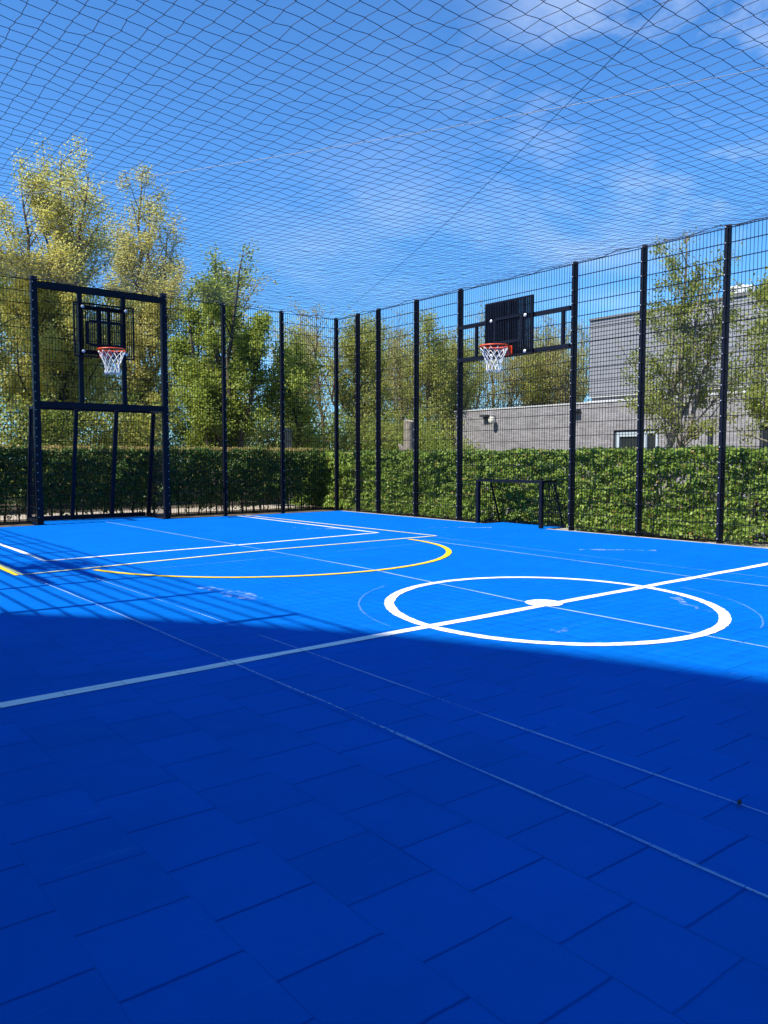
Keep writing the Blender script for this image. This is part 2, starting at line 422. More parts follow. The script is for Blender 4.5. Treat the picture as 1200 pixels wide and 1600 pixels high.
def make_shrub(label, base, H, rad, leafm, nleaf, leaf=.06, stems=9, group=None, name='shrub', flat=.6):
    base = Vector(base); t = thing(name, label, 'shrub', base, group)
    mb = MB(); P = []
    for k in range(stems):
        a = k*2.4+random.random(); e = R(random.uniform(48, 86)); L = H*random.uniform(.7, 1.05)
        d = Vector((math.cos(a)*math.cos(e), math.sin(a)*math.cos(e), math.sin(e)))
        p = base + Vector((random.gauss(0, rad*.2), random.gauss(0, rad*.2), 0)); pl = [p.copy()]
        for i in range(6):
            d = (d + rv(.13)).normalized(); p = p + d*L/6; pl.append(p.copy())
        mb.tube(pl, [max(.022*(1-i/6.5), .004) for i in range(7)], 4)
        for q in range(14):
            i = random.randint(1, 5); bd = (d + rv(.8)).normalized(); bl = rad*random.uniform(.25, .75)
            e_ = pl[i] + bd*bl
            mb.tube([pl[i], pl[i].lerp(e_, .5)+rv(.03), e_], [.008, .006, .003], 3)
            P.append((pl[i], e_))
    mb.build('stem', M['twig'], t, True)
    idx = RNG.integers(0, len(P), nleaf)
    A = np.array([tuple(p[0]) for p in P]); B = np.array([tuple(p[1]) for p in P])
    g = RNG.random(nleaf)[:, None]**.7
    Q = A[idx]*(1-g) + B[idx]*g + RNG.normal(size=(nleaf, 3))*.13*np.array([1, 1, .8])
    Q[:, 2] = np.maximum(Q[:, 2], .03)
    leaf_object('foliage', Q, leaf, leafm, t)
    return t

# ------------------------------------------------------------------ setting: ground and court
W_ = 10.17; LEN = 20.35; H = 4.06
mb = MB(); mb.add([(-300,-300,-.06),(300,-300,-.06),(300,300,-.06),(-300,300,-.06)], [(0,1,2,3)])
struct(mb, 'ground', M['soil'])
mb = MB(); mb.box(-16, 12.9, 1.95, 3.3, -.20, -.045); mb.box(1.75, 4.0, -26, 1.95, -.20, -.045)
struct(mb, 'path', M['path'])
mb = MB(); gp = [(.06+.02*math.sin(i*2.1), -8.35-i*.45) for i in range(15)] + [(.62+.08*math.sin(i*1.7), -8.35-i*.45) for i in range(14, -1, -1)]
mb.add([(x, y, -.03) for x, y in gp], [tuple(range(len(gp)-1, -1, -1))])
struct(mb, 'gravel', M['gravel'])
mb = MB()
mb.box(-10.05, -.10, -20.3, -.22, -.09, 0)
mb.box(-6.02, -3.96, -.22, .86, -.09, -.012)          # inside the goal
mb.box(-.10, .50, -5.72, -4.40, -.09, -.012)           # inside the small goal
struct(mb, 'court_surface', M['court'])
mb = MB()
mb.box(-.098, .045, -20.3, -5.80, -.1, -.006); mb.box(-.098, .045, -4.30, -.05, -.1, -.006)
mb.box(.06, .55, -6.24, -5.80, -.1, -.02)
struct(mb, 'court_kerb', M['concrete'])

ZL = [.003]
def strip(name, pts, w, m, jit=.004, closed=False, step=.2853):
    """painted line: a thin sheet following pts, with slightly uneven edges"""
    ZL[0] += .0005
    z = ZL[0]
    P = []
    pts = [Vector((p[0], p[1], 0)) for p in pts]
    seq = pts + [pts[0]] if closed else pts
    for a, b_ in zip(seq[:-1], seq[1:]):
        n = max(1, int((b_-a).length/step))
        for i in range(n): P.append(a.lerp(b_, i/n))
    if not closed: P.append(seq[-1])
    k = len(P); vs = []
    for i, p in enumerate(P):
        a = P[(i+1) % k] if (closed or i < k-1) else P[i]; c = P[i-1] if (closed or i > 0) else P[i]
        t = (a-c).normalized(); nn = Vector((-t.y, t.x, 0))
        vs.append(p + nn*(w/2+random.gauss(0, jit)) + Vector((0,0,z))); vs.append(p - nn*(w/2+random.gauss(0, jit)) + Vector((0,0,z)))
    fs = []
    for i in range(k if closed else k-1):
        j = (i+1) % k; fs.append((2*i, 2*i+1, 2*j+1, 2*j))
    mb = MB(); mb.add(vs, fs)
    return struct(mb, name, m)

def arc(cx, cy, r, a0, a1, n): return [(cx+r*math.cos(R(a0+(a1-a0)*i/n)), cy+r*math.sin(R(a0+(a1-a0)*i/n))) for i in range(n+1)]

strip('halfway_line', [(-10.0,-10.36), (-6.62,-10.25), (-3.86,-10.17), (-.12,-10.05)], .078, M['white'])
strip('centre_circle', [(-5.18+.784*1.218*math.cos(i*math.pi/90)+.62*1.352*math.sin(i*math.pi/90), -10.187-.62*1.218*math.cos(i*math.pi/90)+.784*1.352*math.sin(i*math.pi/90)) for i in range(180)], .076, M['white'], .0025, closed=True, step=.5)
ZL[0] += .0005
mb = MB(); ring = [(-5.19+.145*math.cos(i*math.pi/16)*random.uniform(.96,1.04), -10.15+.145*math.sin(i*math.pi/16)*random.uniform(.96,1.04), ZL[0]) for i in range(32)]
mb.add(ring, [tuple(range(32))]); struct(mb, 'centre_spot', M['white'])
strip('goal_area_line', [(-7.42,-.24), (-7.44,-2.97), (-7.46,-5.16), (-4.9,-5.0), (-2.62,-4.77), (-2.57,-.26)], .055, M['white'])
strip('penalty_area_line', [(-7.95,-.24), (-7.93,-5.1), (-7.93,-6.10), (-5.11,-5.74), (-2.25,-5.66), (-2.37,-.26)], .05, M['cream'])
strip('penalty_arc', arc(-5.1, -5.72, 2.225, 192, 358, 110), .066, M['yellow'], .002, step=.5)
strip('side_court_line', [(-7.985,-.24), (-7.985,-6.12)], .045, M['yellow'])
strip('worn_side_line', [(-7.92,-6.2), (-7.91,-8.6), (-7.93,-11.8), (-7.96,-13.3), (-7.96,-18)], .012, M['worn'], .003)
strip('worn_inner_line', [(-7.47,-6.75), (-7.46,-9.1), (-7.49,-12.0), (-7.50,-18)], .007, M['worn'], .003)
strip('worn_middle_line', [(-5.10,-.24), (-5.09,-4.8), (-5.12,-7.9), (-5.30,-10.2), (-5.31,-20)], .024, M['worn'], .003)
strip('worn_right_line', [(-2.80,-6.0), (-2.99,-9.2), (-3.08,-10.2), (-3.0,-14)], .022, M['worn'], .003)
strip('worn_far_line', [(-2.42,-5.8), (-2.55,-9.0), (-2.6,-13)], .02, M['worn_thin'], .003)
def ellipse(a, b, i0, i1, n): return [(-5.18+.784*a*math.cos(i*math.pi/n)+.62*b*math.sin(i*math.pi/n), -10.187-.62*a*math.cos(i*math.pi/n)+.784*b*math.sin(i*math.pi/n)) for i in range(i0, i1)]
strip('worn_outer_arc', ellipse(1.45, 1.6, 60, 86, 72), .012, M['worn_thin'], .002, False, .5)
strip('worn_outer_arc', ellipse(1.45, 1.6, -14, 12, 72), .012, M['worn_thin'], .002, False, .5)
strip('worn_cross_line', [(-8.0,-6.55), (-5.0,-6.45), (-2.4,-6.3)], .014, M['worn_thin'], .003)
for cx, cy, L_, w_, a_ in ((-1.05,-4.9,1.0,.16,-.75), (-2.95,-3.7,.9,.18,-.9), (-3.6,-11.6,.5,.1,.3), (-4.4,-10.9,.6,.08,1.0), (-1.8,-8.4,.9,.10,-.8), (-6.9,-8.3,.8,.14,-1.5), (-5.8,-10.9,.5,.06,.2)):
    strip('chalk_scuff', [(cx-L_/2*math.cos(a_), cy-L_/2*math.sin(a_)), (cx, cy+.02), (cx+L_/2*math.cos(a_), cy+L_/2*math.sin(a_))], w_, M['chalk'], .03, step=.1)

# small dark dead leaf lying by the thin worn line
dl = thing('dead_leaf', 'small dark curled dead leaf on the shaded court by a thin worn line', 'leaf', (-7.488, -12.90, 0))
mb = MB(); pv = []
for i in range(5):
    f = i/4; wd = .008*math.sin(math.pi*min(.97, f*.9+.08)); zz = .006+.008*(2*f-1)**2
    for q in (-1, 0, 1): pv.append((-7.503+.032*f, -12.908+.010*f+q*wd, zz+(.003 if q else 0)))
mb.add(pv, [(3*i+q, 3*i+q+1, 3*i+q+4, 3*i+q+3) for i in range(4) for q in (0, 1)]); mb.build('blade', M['bark'], dl)
mb = MB(); mb.tube([(-7.503, -12.908, .014), (-7.514, -12.911, .007)], .0015, 4); mb.build('stalk', M['bark'], dl)

# ------------------------------------------------------------------ fence
class Frame:
    """maps (distance along, outward, height) to the world"""
    def __init__(s, o, along, out): s.o = Vector(o); s.a = Vector(along); s.n = Vector(out)
    def __call__(s, u, n, z): return s.o + s.a*u + s.n*n + Vector((0,0,z))

def post(fr, u, parent, h=H, w=.060, d=.068, name='post'):
    mb = MB()
    mb.bar(fr(u, .012+d/2, -.05), fr(u, .012+d/2, h+.035), w, d, fr.a, 0)
    mb.bar(fr(u, -.012, .04), fr(u, -.012, h), .042, .007, fr.a, 0)               # clamping strip
    for i in range(21):
        z = .06+i*.2
        if z > h: break
        c = fr(u, -.019, z)
        mb.bar(c, c - fr.n*.010, .013, .013, fr.a, 1)
    return mb.build(name, [M['steel'], M['bolt']], parent)

def panel(fr, u0, u1, z0, z1, parent, name='mesh_panel', off=0.):
    mb = MB()
    n = max(2, round((u1-u0)/.05)); st = (u1-u0)/n
    for i in range(n+1):
        u = u0+i*st; mb.bar(fr(u, off, z0), fr(u, off, z1), .0052, .0052, fr.a)
    k = round((z1-z0)/.2)
    for i in range(k+1):
        z = z0 + .03 + i*.2 if i < k else z1-.012
        if z > z1: break
        for s in (-1, 1): mb.bar(fr(u0, off+s*.0072, z), fr(u1, off+s*.0072, z), .0076, .0076, Vector((0,0,1)))
    return mb.build(name, M['wire'], parent)

FA = Frame((0,0,0), (-1,0,0), (0,1,0))        # back fence
FB = Frame((0,0,0), (0,-1,0), (1,0,0))        # right fence
FL = Frame((-W_,0,0), (0,-1,0), (-1,0,0))     # left fence

fa = thing('mesh_fence', 'dark mesh fence across the far end behind the large goal frame, before the shaded hedge', 'fence', (-5, 0, 0), 'fences around the court')
ua = [0, 1.35, 2.654, 3.86, 6.13, 7.35, 8.6, W_]
for i, u in enumerate(ua):
    if i in (3, 4): continue                   # the goal frame's own posts stand here
    post(FA, u, fa)
for i in range(len(ua)-1):
    if i == 3: panel(FA, 3.99, 6.0, 2.10, H, fa)
    else: panel(FA, ua[i]+.02, ua[i+1]-.02, .03, H, fa)

fb = thing('mesh_fence', 'tall dark mesh fence along the right side before the sunlit hedge', 'fence', (0, -10, 0), 'fences around the court')
ub = [.684, 1.377, 2.545, 3.735, 6.243, 7.444, 8.673, 9.9, 11.1, 12.35, 13.6, 14.85, 16.1, 17.35, 18.6, 19.85]
for u in ub: post(FB, u, fb)
us = [0.02]+ub
for a, c in zip(us[:-1], us[1:]):
    if a == 3.735:
        panel(FB, a+.02, 4.29, .03, .74, fb); panel(FB, 5.83, c-.02, .03, .74, fb); panel(FB, a+.02, c-.02, .76, H, fb)
    else: panel(FB, a+.02, c-.02, .03, H, fb)

fl = thing('mesh_fence', 'mesh fence on the left side throwing the striped shadows on the court', 'fence', (-W_, -10, 0), 'fences around the court')
ul = [.6, 1.8, 3.0, 4.22, 6.78, 7.95, 9.18, 10.4, 11.65, 12.9, 14.1, 15.35, 16.6, 17.85, 19.1, 20.2]
for u in ul: post(FL, u, fl)
for a, c in zip(ul[:-1], ul[1:]):
    panel(FL, a+.02, c-.02, .03, H, fl)

# ------------------------------------------------------------------ large goal frame in the back fence
gf = thing('goal_frame', 'full height dark steel goal frame with crossbar and recessed mesh goal', 'goal', (-5, 0, 0))
for u, inn in ((3.87, 1), (6.12, -1)):
    mb = MB()
    mb.bar(FA(u, .02, -.05), FA(u, .02, H+.06), .097, .10, FA.a, 0)
    for i in range(27):
        c = FA(u - inn*.030, -.030, .12+i*.15)
        mb.bar(c, c - FA.n*.008, .012, .012, FA.a, 1)
    mb.build('post', [M['steel'], M['bolt']], gf)
mb = MB(); mb.bar(FA(3.92, .0, 3.985), FA(6.07, .0, 3.985), .10, .09, (0,0,1)); mb.build('top_bar', M['steel'], gf)
mb = MB(); mb.bar(FA(3.92, .0, 2.02), FA(6.07, .0, 2.02), .095, .09, (0,0,1)); mb.build('crossbar', M['steel'], gf)
for x in (4.63, 5.385):
    mb = MB(); mb.bar(FA(x, .0, 2.068), FA(x, .0, 3.935), .075, .06, FA.a); mb.build('upright', M['steel'], gf)
YT, YB = .54, .885                               # depth of the goal at the top and on the ground
for x0, x1 in ((4.605, 4.60), (5.325, 5.325)):
    mb = MB(); mb.bar(FA(x0, YT-.04, 1.985), FA(x1, YB, .0), .066, .05, FA.a); mb.build('back_bar', M['steel'], gf)
mb = MB(); mb.bar(FA(3.93, YB+.04, .035), FA(6.06, YB+.04, .035), .07, .05, (0,0,1)); mb.build('base_bar', M['steel'], gf)
mb = MB(); mb.bar(FA(3.93, YT+.02, 1.985), FA(6.06, YT+.02, 1.985), .05, .05, (0,0,1)); mb.build('rear_top_bar', M['steel'], gf)
mb = MB()                                       # sloping mesh behind the bars
for i in range(44):
    u = 3.95+i*.049; mb.bar(FA(u, YT+.035, 1.99), FA(u, YB+.035, .04), .0055, .0055, FA.a)
for i in range(10):
    f = i/10; y = YB+.04+(YT-YB)*f; z = .05+1.94*f
    mb.bar(FA(3.94, y, z), FA(6.06, y, z), .009, .009, (0,0,1))
mb.build('mesh_panel', M['wire'], gf)
for u in (3.88, 6.075):
    mb = MB()
    mb.bar(FA(u, YT, 2.0), FA(u, YB, .0), .06, .066, FA.n)
    mb.bar(FA(u, .075, 1.98), FA(u, YT, 1.98), .05, .05, (0,0,1)); mb.bar(FA(u, .075, .03), FA(u, YB, .03), .05, .05, (0,0,1))
    for i in range(10):
        z = .2*i+.06; y = YB+(YT-YB)*z/2; mb.bar(FA(u, .06, z), FA(u, y, z), .0095, .0095, (0,0,1))
    for i in range(16):
        y = .10+i*.05
        z1 = 1.97 if y < YT else 1.97*(YB-y)/(YB-YT)
        if z1 > .1: mb.bar(FA(u, y, .03), FA(u, y, z1), .006, .006, FA.a)
    mb.build('side_panel', M['steel'], gf)

# ------------------------------------------------------------------ basketball hoops
def hoop(name, label, fr, uc, ztop, zrim, group, beams, posts=None, dboard=.06, wbar=.0135):
    t = thing(name, label, 'hoop', tuple(fr(uc, 0, 0)), group)
    hw, hh = .515, .90
    z1 = ztop; z0 = ztop-hh; D = -dboard                     # D: board plane, towards the court
    mb = MB()
    for a, c in (((uc-hw, z0), (uc-hw, z1)), ((uc+hw, z0), (uc+hw, z1))): mb.bar(fr(a[0], D, a[1]-.012), fr(c[0], D, c[1]+.012), .024, .03, fr.a)
    for z in (z0, z1): mb.bar(fr(uc-hw+.012, D, z), fr(uc+hw-.012, D, z), .024, .03, (0,0,1))
    n = 27
    for i in range(1, n):
        u = uc-hw+2*hw*i/n; mb.bar(fr(u, D, z0+.012), fr(u, D, z1-.012), wbar, .026, fr.a)
    bd = mb.build('backboard', M['steel'], t)
    mb = MB()                                               # shooting square and the two middle ribs
    q0, q1 = zrim+.10, zrim+.50
    for u in (uc-.295, uc+.295): mb.bar(fr(u, D-.018, q0), fr(u, D-.018, q1), .05, .012, fr.a)
    for z in (q0, q1): mb.bar(fr(uc-.27, D-.0185, z), fr(uc+.27, D-.0185, z), .05, .012, (0,0,1))
    mb.build('target_frame', M['steel'], bd)
    mb = MB()
    for u in (uc-.085, uc+.085): mb.bar(fr(u, D+.032, z0+.02), fr(u, D+.032, z1-.02), .06, .03, fr.a)
    mb.build('rib', M['steel'], bd)
    for (ua_, ub_, z) in beams:
        mb = MB(); mb.bar(fr(ua_, D+.055, z), fr(ub_, D+.055, z), .065, .06, (0,0,1)); mb.build('support_beam', M['steel'], t)
    if posts:
        for u in posts:
            mb = MB(); mb.bar(fr(u, D+.053, beams[1][2]+.0325), fr(u, D+.053, beams[0][2]-.0325), .045, .05, fr.a); mb.build('upright', M['steel'], t)
    for u in (uc-.375, uc+.375):
        for z in (beams[0][2], beams[1][2]):
            mb = MB(); c = fr(u, D-.015, z)
            mb.tube([c, c-fr.n*.012, c-fr.n*.022], [.028, .028, .012], 14); mb.build('bolt', M['bolt'], bd)
    # rim, bracket and net
    rc = .228; cn = D-.10-.235
    mb = MB()
    mb.tube([fr(uc+rc*math.cos(i*math.pi/18), cn+rc*math.sin(i*math.pi/18), zrim) for i in range(36)], .0135, 8, closed=True)
    for i in range(12):                                     # hooks for the net
        a = i*math.pi/6; mb.tube([fr(uc+rc*math.cos(a), cn+rc*math.sin(a), zrim-.010), fr(uc+rc*math.cos(a)*.985, cn+rc*math.sin(a)*.985, zrim-.034)], .006, 5)
    rm = mb.build('rim', M['orange'], t, True)
    mb = MB()
    A = [fr(uc+s*.10, D-.022, z) for z in (zrim-.115, zrim+.018) for s in (-1, 1)]
    B = [fr(uc+s*.085, D-.105, z) for z in (zrim-.03, zrim+.012) for s in (-1, 1)]
    mb.add(A+B, [(0,1,3,2),(4,6,7,5),(0,4,5,1),(2,3,7,6),(0,2,6,4),(1,5,7,3)])
    mb.bar(fr(uc-.11, D-.024, zrim-.05), fr(uc+.11, D-.024, zrim-.05), .15, .012, (0,0,1))
    for s in (-1, 1): mb.tube([fr(uc+s*.09, D-.03, zrim-.10), fr(uc+s*.15, cn+.165, zrim-.012)], .010, 6)
    mb.build('bracket', M['orange'], rm)
    mb = MB()
    def prof(f): return rc*(1-.50*min(1, f*1.5)**.8) + .010*max(0, f-.7)
    Ln = .385; K = 12
    for s in (-1, 1):
        for i in range(K):
            pl = []
            for k in range(13):
                f = k/12; a = i*2*math.pi/K + s*f*2.4*math.pi/K*2
                w = .006*math.sin(i*3.1+k*1.7)
                pl.append(fr(uc+(prof(f)+w)*math.cos(a), cn+(prof(f)+w)*math.sin(a), zrim-.03-Ln*f-.012*math.sin(i*2.3)*f))
            mb.tube(pl, .0052, 4)
    mb.build('net', M['cord'], t, True)
    return t

GH = 'basketball hoops of the court'
ha = hoop('basketball_hoop', 'orange rim with white net on the back goal frame above its crossbar', FA, 4.985, 3.762, 2.965, GH,
          [(4.67, 5.347, 3.70), (4.67, 5.347, 2.945)], None, .06, .008)
hb = hoop('basketball_hoop', 'orange rim with white net on the right fence, barred backboard against sky', FB, 4.978, 3.698, 2.925, GH,
          [(3.77, 6.208, 3.405), (3.77, 6.208, 2.835)], (4.19, 6.07))
hl = copy_tree(hb)
hl.location = (-W_, -5.50, 0); hl.rotation_euler = (0, 0, math.pi)
hl['label'] = 'hoop on the left fence throwing the backboard shadow near the yellow line'

# ------------------------------------------------------------------ small goal in the right fence
mg = thing('mini_goal', 'small low dark goal set into the right fence below the hoop', 'goal', (0, -5.06, 0))
for u in (4.335, 5.745):
    mb = MB(); mb.bar(FB(u, -.085, -.02), FB(u, -.085, .715), .055, .055, FB.a); mb.build('post', M['steel'], mg)
mb = MB(); mb.bar(FB(4.307, -.085, .735), FB(5.773, -.085, .735), .038, .056, (0,0,1)); mb.build('crossbar', M['steel'], mg)
for u in (4.335, 5.745):
    mb = MB()
    mb.bar(FB(u, .22, .73), FB(u, .46, .0), .024, .024, FB.a)
    mb.bar(FB(u, -.05, .745), FB(u, .24, .745), .035, .035, (0,0,1))
    for i in range(4):
        z = .03+i*.2; mb.bar(FB(u, -.055, z), FB(u, .49-.26*z/.73, z), .009, .009, (0,0,1))
    for i in range(10):
        y = -.03+i*.05; z1 = .73 if y < .24 else .73*(.50-y)/.26
        if z1 > .05: mb.bar(FB(u, y, .02), FB(u, y, z1), .006, .006, FB.a)
    mb.build('side_panel', M['steel'], mg)
mb = MB(); mb.bar(FB(4.34, .24, .735), FB(5.77, .24, .735), .035, .035, (0,0,1)); mb.build('rear_bar', M['steel'], mg)
mb = MB()
for i in range(29):
    u = 4.35+i*.05; mb.bar(FB(u, .255, .72), FB(u, .515, .02), .0055, .0055, FB.a)
for i in range(4):
    f = i/3.6; mb.bar(FB(4.34, .515-.26*f, .02+.7*f), FB(5.77, .515-.26*f, .02+.7*f), .0085, .0085, (0,0,1))
mb.build('mesh_panel', M['wire'], mg)

# ------------------------------------------------------------------ overhead net with two diagonal cables
def net_z(x, y):
    u = (x+W_/2)/(W_/2); v = (y+LEN/2)/(LEN/2)
    s = max(0, 1-u*u)*max(0, 1-v*v)
    return H+.02 - .36*s**.8
nt_ = thing('overhead_net', 'dark square mesh net stretched over the whole court below the sky', 'net', (-W_/2, -LEN/2, H))
NS = .1325; ox, oy = -5.570, -11.226
ix = [k for k in range(-80, 80) if -W_ < ox+k*NS < 0]; iy = [k for k in range(-160, 160) if -LEN < oy+k*NS < 0]
K = {}
rr = random.Random(5)
for a in ix:
    for c in iy:
        x = ox+a*NS; y = oy+c*NS
        wx = .018*math.sin(y*1.3+x*.4)+.012*math.sin(x*2.1+1); wy = .018*math.sin(x*1.1-y*.3)+.012*math.sin(y*1.7)
        K[a, c] = Vector((x+wx+rr.gauss(0, .004), y+wy+rr.gauss(0, .004), net_z(x, y)+rr.gauss(0, .006)))
mb = MB()
def seg(p, q, kink):
    # twine leaves its knot a little askew
    d = q-p; s = Vector((-d.y, d.x, 0))*kink
    mb.tube([p, p+d*.12+s, q-d*.12-s*.4, q], .0025, 3)
for a in ix:
    for c in iy:
        if (a+1, c) in K: seg(K[a, c], K[a+1, c], .035)
        if (a, c+1) in K: seg(K[a, c], K[a, c+1], -.035)
for c in iy:
    for a, x in ((ix[0], -W_), (ix[-1], 0)): mb.tube([K[a, c], (x, K[a, c].y, H+.01)], .0023, 3)
for a in ix:
    mb.tube([K[a, iy[-1]], (K[a, iy[-1]].x, 0, H+.01)], .0023, 3)
mb.build('mesh', M['twine'], nt_)
mb = MB()
for p0, p1 in (((-W_,0), (0,0)), ((0,0), (0,-LEN)), ((-W_,0), (-W_,-LEN))):
    n = 90; P = []
    for i in range(n+1):
        f = i/n; sl = abs(math.sin(f*41))**6*.035*(rr.random()*.6+.7)
        P.append((p0[0]+(p1[0]-p0[0])*f, p0[1]+(p1[1]-p0[1])*f, H+.005+sl*(1 if i % 3 else -.3)))
    mb.tube(P, .006, 5)
mb.build('edge_rope', M['twine'], nt_)
for nm, m_, p0, p1, dz in (('cable', 'cable_pale', (-W_,0), (0,-LEN), -.012), ('cable', 'cable_dark', (0,0), (-W_,-LEN), -.022)):
    n = 60; P = []
    for i in range(n+1):
        f = i/n; x = p0[0]+(p1[0]-p0[0])*f; y = p0[1]+(p1[1]-p0[1])*f
        P.append((x, y, net_z(x, y)+dz))
    mb = MB(); mb.tube(P, .0024, 5); mb.build(nm, M[m_], nt_)

# ------------------------------------------------------------------ hedges
def hedge(label, x0, x1, y0, y1, z1, face, n, leafm, bare_bottom, seed, gap=None, carve=None, lsize=.058, lit_tips=0, foot=0):
    """clipped hedge in a box; 'face' is the outward normal towards the court"""
    t = thing('hedge', label, 'hedge', ((x0+x1)/2, (y0+y1)/2, 0), 'clipped hedges round the court')
    rg = np.random.default_rng(seed)
    P = np.stack([rg.uniform(x0, x1, n), rg.uniform(y0, y1, n), rg.uniform(.02, z1, n)], 1)
    # gather most leaves at the skin: the court side, the top and the far side
    ax = 0 if abs(face[0]) > .5 else 1
    lo, hi = (x0, x1) if ax == 0 else (y0, y1)
    k = rg.random(n); d = np.abs(rg.normal(size=n))*.09
    P[:, ax] = np.where(k < .58, lo + d, np.where(k < .72, hi - d, P[:, ax]))
    top = (k > .72) & (k < .90); P[:, 2] = np.where(top, z1 - np.abs(rg.normal(size=n))*.05, P[:, 2])
    al = P[:, 1-ax]
    # uneven clipped skin: bulges and a ragged top
    bul = .06*np.sin(al*2.3+P[:, 2]*3.1) + .05*np.sin(al*5.1-P[:, 2]*6.3+1) + .05*np.sin(al*13.3+P[:, 2]*9)*np.sin(P[:, 2]*17-al*6)
    P[:, ax] += np.where(k < .58, bul, 0)
    P[:, 2] += np.where(P[:, 2] > z1*.8, .022*np.sin(al*3.7)+.018*np.sin(al*9.1)+.02*rg.normal(size=n), 0)
    # clumps: some places are thin
    cl = np.sin(al*3.3+P[:, 2]*4.1+2)*np.sin(al*1.9-P[:, 2]*7.3)+.4*np.sin(al*8.7+P[:, 2]*11)
    keep = rg.random(n) < np.clip(.95+.35*cl, .3, 1)
    if gap is not None:
        for ga, gz, gr in gap: keep &= ~(((al-ga)**2/(gr*1.6)**2 + (P[:, 2]-gz)**2/gr**2 < 1) & (rg.random(n) < .85))
    if foot: P[:, 0] -= np.where((P[:, 2] < .34) & ((P[:, 1] > -4.15) | (P[:, 1] < -6.0)), foot*(1-P[:, 2]/.34), 0)
    if carve: P[:, 0] += np.where(carve(P), .20, 0)
    bl = np.clip(bare_bottom*(.45 + 1.1*np.abs(np.sin(al*4.7)*np.sin(al*2.9+1) + .5*np.sin(al*11.))), 0, 1)
    keep &= rg.random(n) < np.clip((P[:, 2]-bl*.35)/np.maximum(bl, .02), .06, 1)
    P = P[keep]
    leaf_object('foliage', P, lsize, leafm, t, .3, np.array(face)*.8)
    if lit_tips:
        S = np.stack([rg.uniform(x0, x1, lit_tips), rg.uniform(y0, y1, lit_tips), z1 + rg.uniform(-.05, .055, lit_tips)], 1)
        leaf_object('new_shoot', S, lsize*.8, M['leaf_shoot'], t, .2)  # extra pale leaves imitate the sunlit rim along the top
    mb = MB(); rd = random.Random(seed)
    L = (y1-y0) if ax == 0 else (x1-x0)
    for i in range(int(L*7)):
        a = (y0 if ax == 0 else x0) + (i+rd.random())/7; b_ = lo+(hi-lo)*(.42+.2*rd.random())
        p = Vector((b_, a, -.06)) if ax == 0 else Vector((a, b_, -.06)); r0 = rd.uniform(.009, .022); pl = [p]
        q = p + Vector((rd.gauss(0, .03), rd.gauss(0, .03), z1*.35)); pl += [q, q + Vector((rd.gauss(0, .06), rd.gauss(0, .06), z1*.5))]
        mb.tube(pl, [r0, r0*.8, r0*.3], 5)
        for j in range(6):
            s = pl[0].lerp(pl[1], rd.uniform(.25, 1)) if j < 3 else pl[1].lerp(pl[2], rd.random())
            e = s + Vector((rd.gauss(0, .16), rd.gauss(0, .16), rd.uniform(.1, .35)))
            mb.tube([s, s.lerp(e, .5)+Vector((rd.gauss(0, .02), rd.gauss(0, .02), 0)), e], [r0*.4, r0*.3, .003], 3)
    mb.build('stem', M['twig'], t, True)
    return t
hedge('clipped dark green hedge in shade behind the far mesh fence and goal', -11.5, .42, 1.08, 1.75, 1.29, (0,-1,0), 95000, M['leaf_hedge_dark'], .24, 3, lit_tips=9000)
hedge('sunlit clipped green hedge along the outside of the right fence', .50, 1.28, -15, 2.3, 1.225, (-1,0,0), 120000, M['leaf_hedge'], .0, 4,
      [(-8.95, .38, .14), (-9.3, .30, .14), (-7.75, .85, .12), (-7.3, .45, .09), (-9.15, .05, .1), (-7.5,.72,.1), (.35,.3,.2), (.2,.7,.15), (-8.3,.55,.08)], None, .072, foot=.30)

# ------------------------------------------------------------------ trees
def cone(t): return max(.10, (1-t)**.75)*min(1, .55+t*2.2)
def oval(t): return max(.12, math.sin(math.pi*min(1, .16+.84*t*.97))**.7)
def fan(t): return max(.15, min(1, .35+t*1.6)*(1-t**3)**.6)
def tallc(t): return max(.26, min(1, .75+t*1.2)*(1-max(0, t-.3)/.74)**.5)
def greenc(t): return max(.2, (1-t)**.55)*(.85+.3*math.sin(t*13))
def greenc2(t): return max(.13, min(1, .7+t*1.5)*(1-max(0, t-.2)/.82)**.75)*(.85+.25*math.sin(t*17))
GT = 'trees beyond the far fence'
CAMX, CAMY = -9.918, -14.147
make_tree('tall_tree', 'tallest pale yellow-green tree at the left, behind the goal frame', (-3.43, 7.92, -.06), 9.3, 2.1, tallc, M['leaf_pale'], M['bark'],
          120, (34, 64), .10, .17, 95000, .064, 3.6, GT, 3, [(.05, 9.2), (1.0, 8.5), (-.75, 8.3), (.5, 8.0), (-.3, 7.6)], 0, .12)
make_tree('tall_tree', 'buff yellow second tall tree just right of the tallest one', (.67, 12.85, -.06), 10.9, 1.75, tallc, M['leaf_pale2'], M['bark'],
          105, (36, 66), .10, .15, 56000, .075, 3.6, GT, 3, [(.2, 10.9), (1.05, 9.0), (-.75, 9.2), (.5, 9.8)], 0, .14)
make_tree('tall_tree', 'pale yellow-green tree cut by the left edge of the photo', (-5.75, 6.41, -.06), 7.7, 1.75, tallc, M['leaf_pale'], M['bark'],
          56, (30, 62), .12, .13, 46000, .063, 3.2, GT, 2, None, 0, .16)
make_tree('tree', 'fresh green tree with a ragged top between the tall pale trees and the corner', (-.62, 4.25, -.06), 6.5, 1.9, greenc, M['leaf_green'], M['bark'],
          84, (8, 52), .14, .13, 56000, .070, 3.4, GT, 1, [(-.15, 6.45), (.72, 6.2), (.3, 5.6), (-.7, 5.2), (1.25, 4.7)], 0, .12)
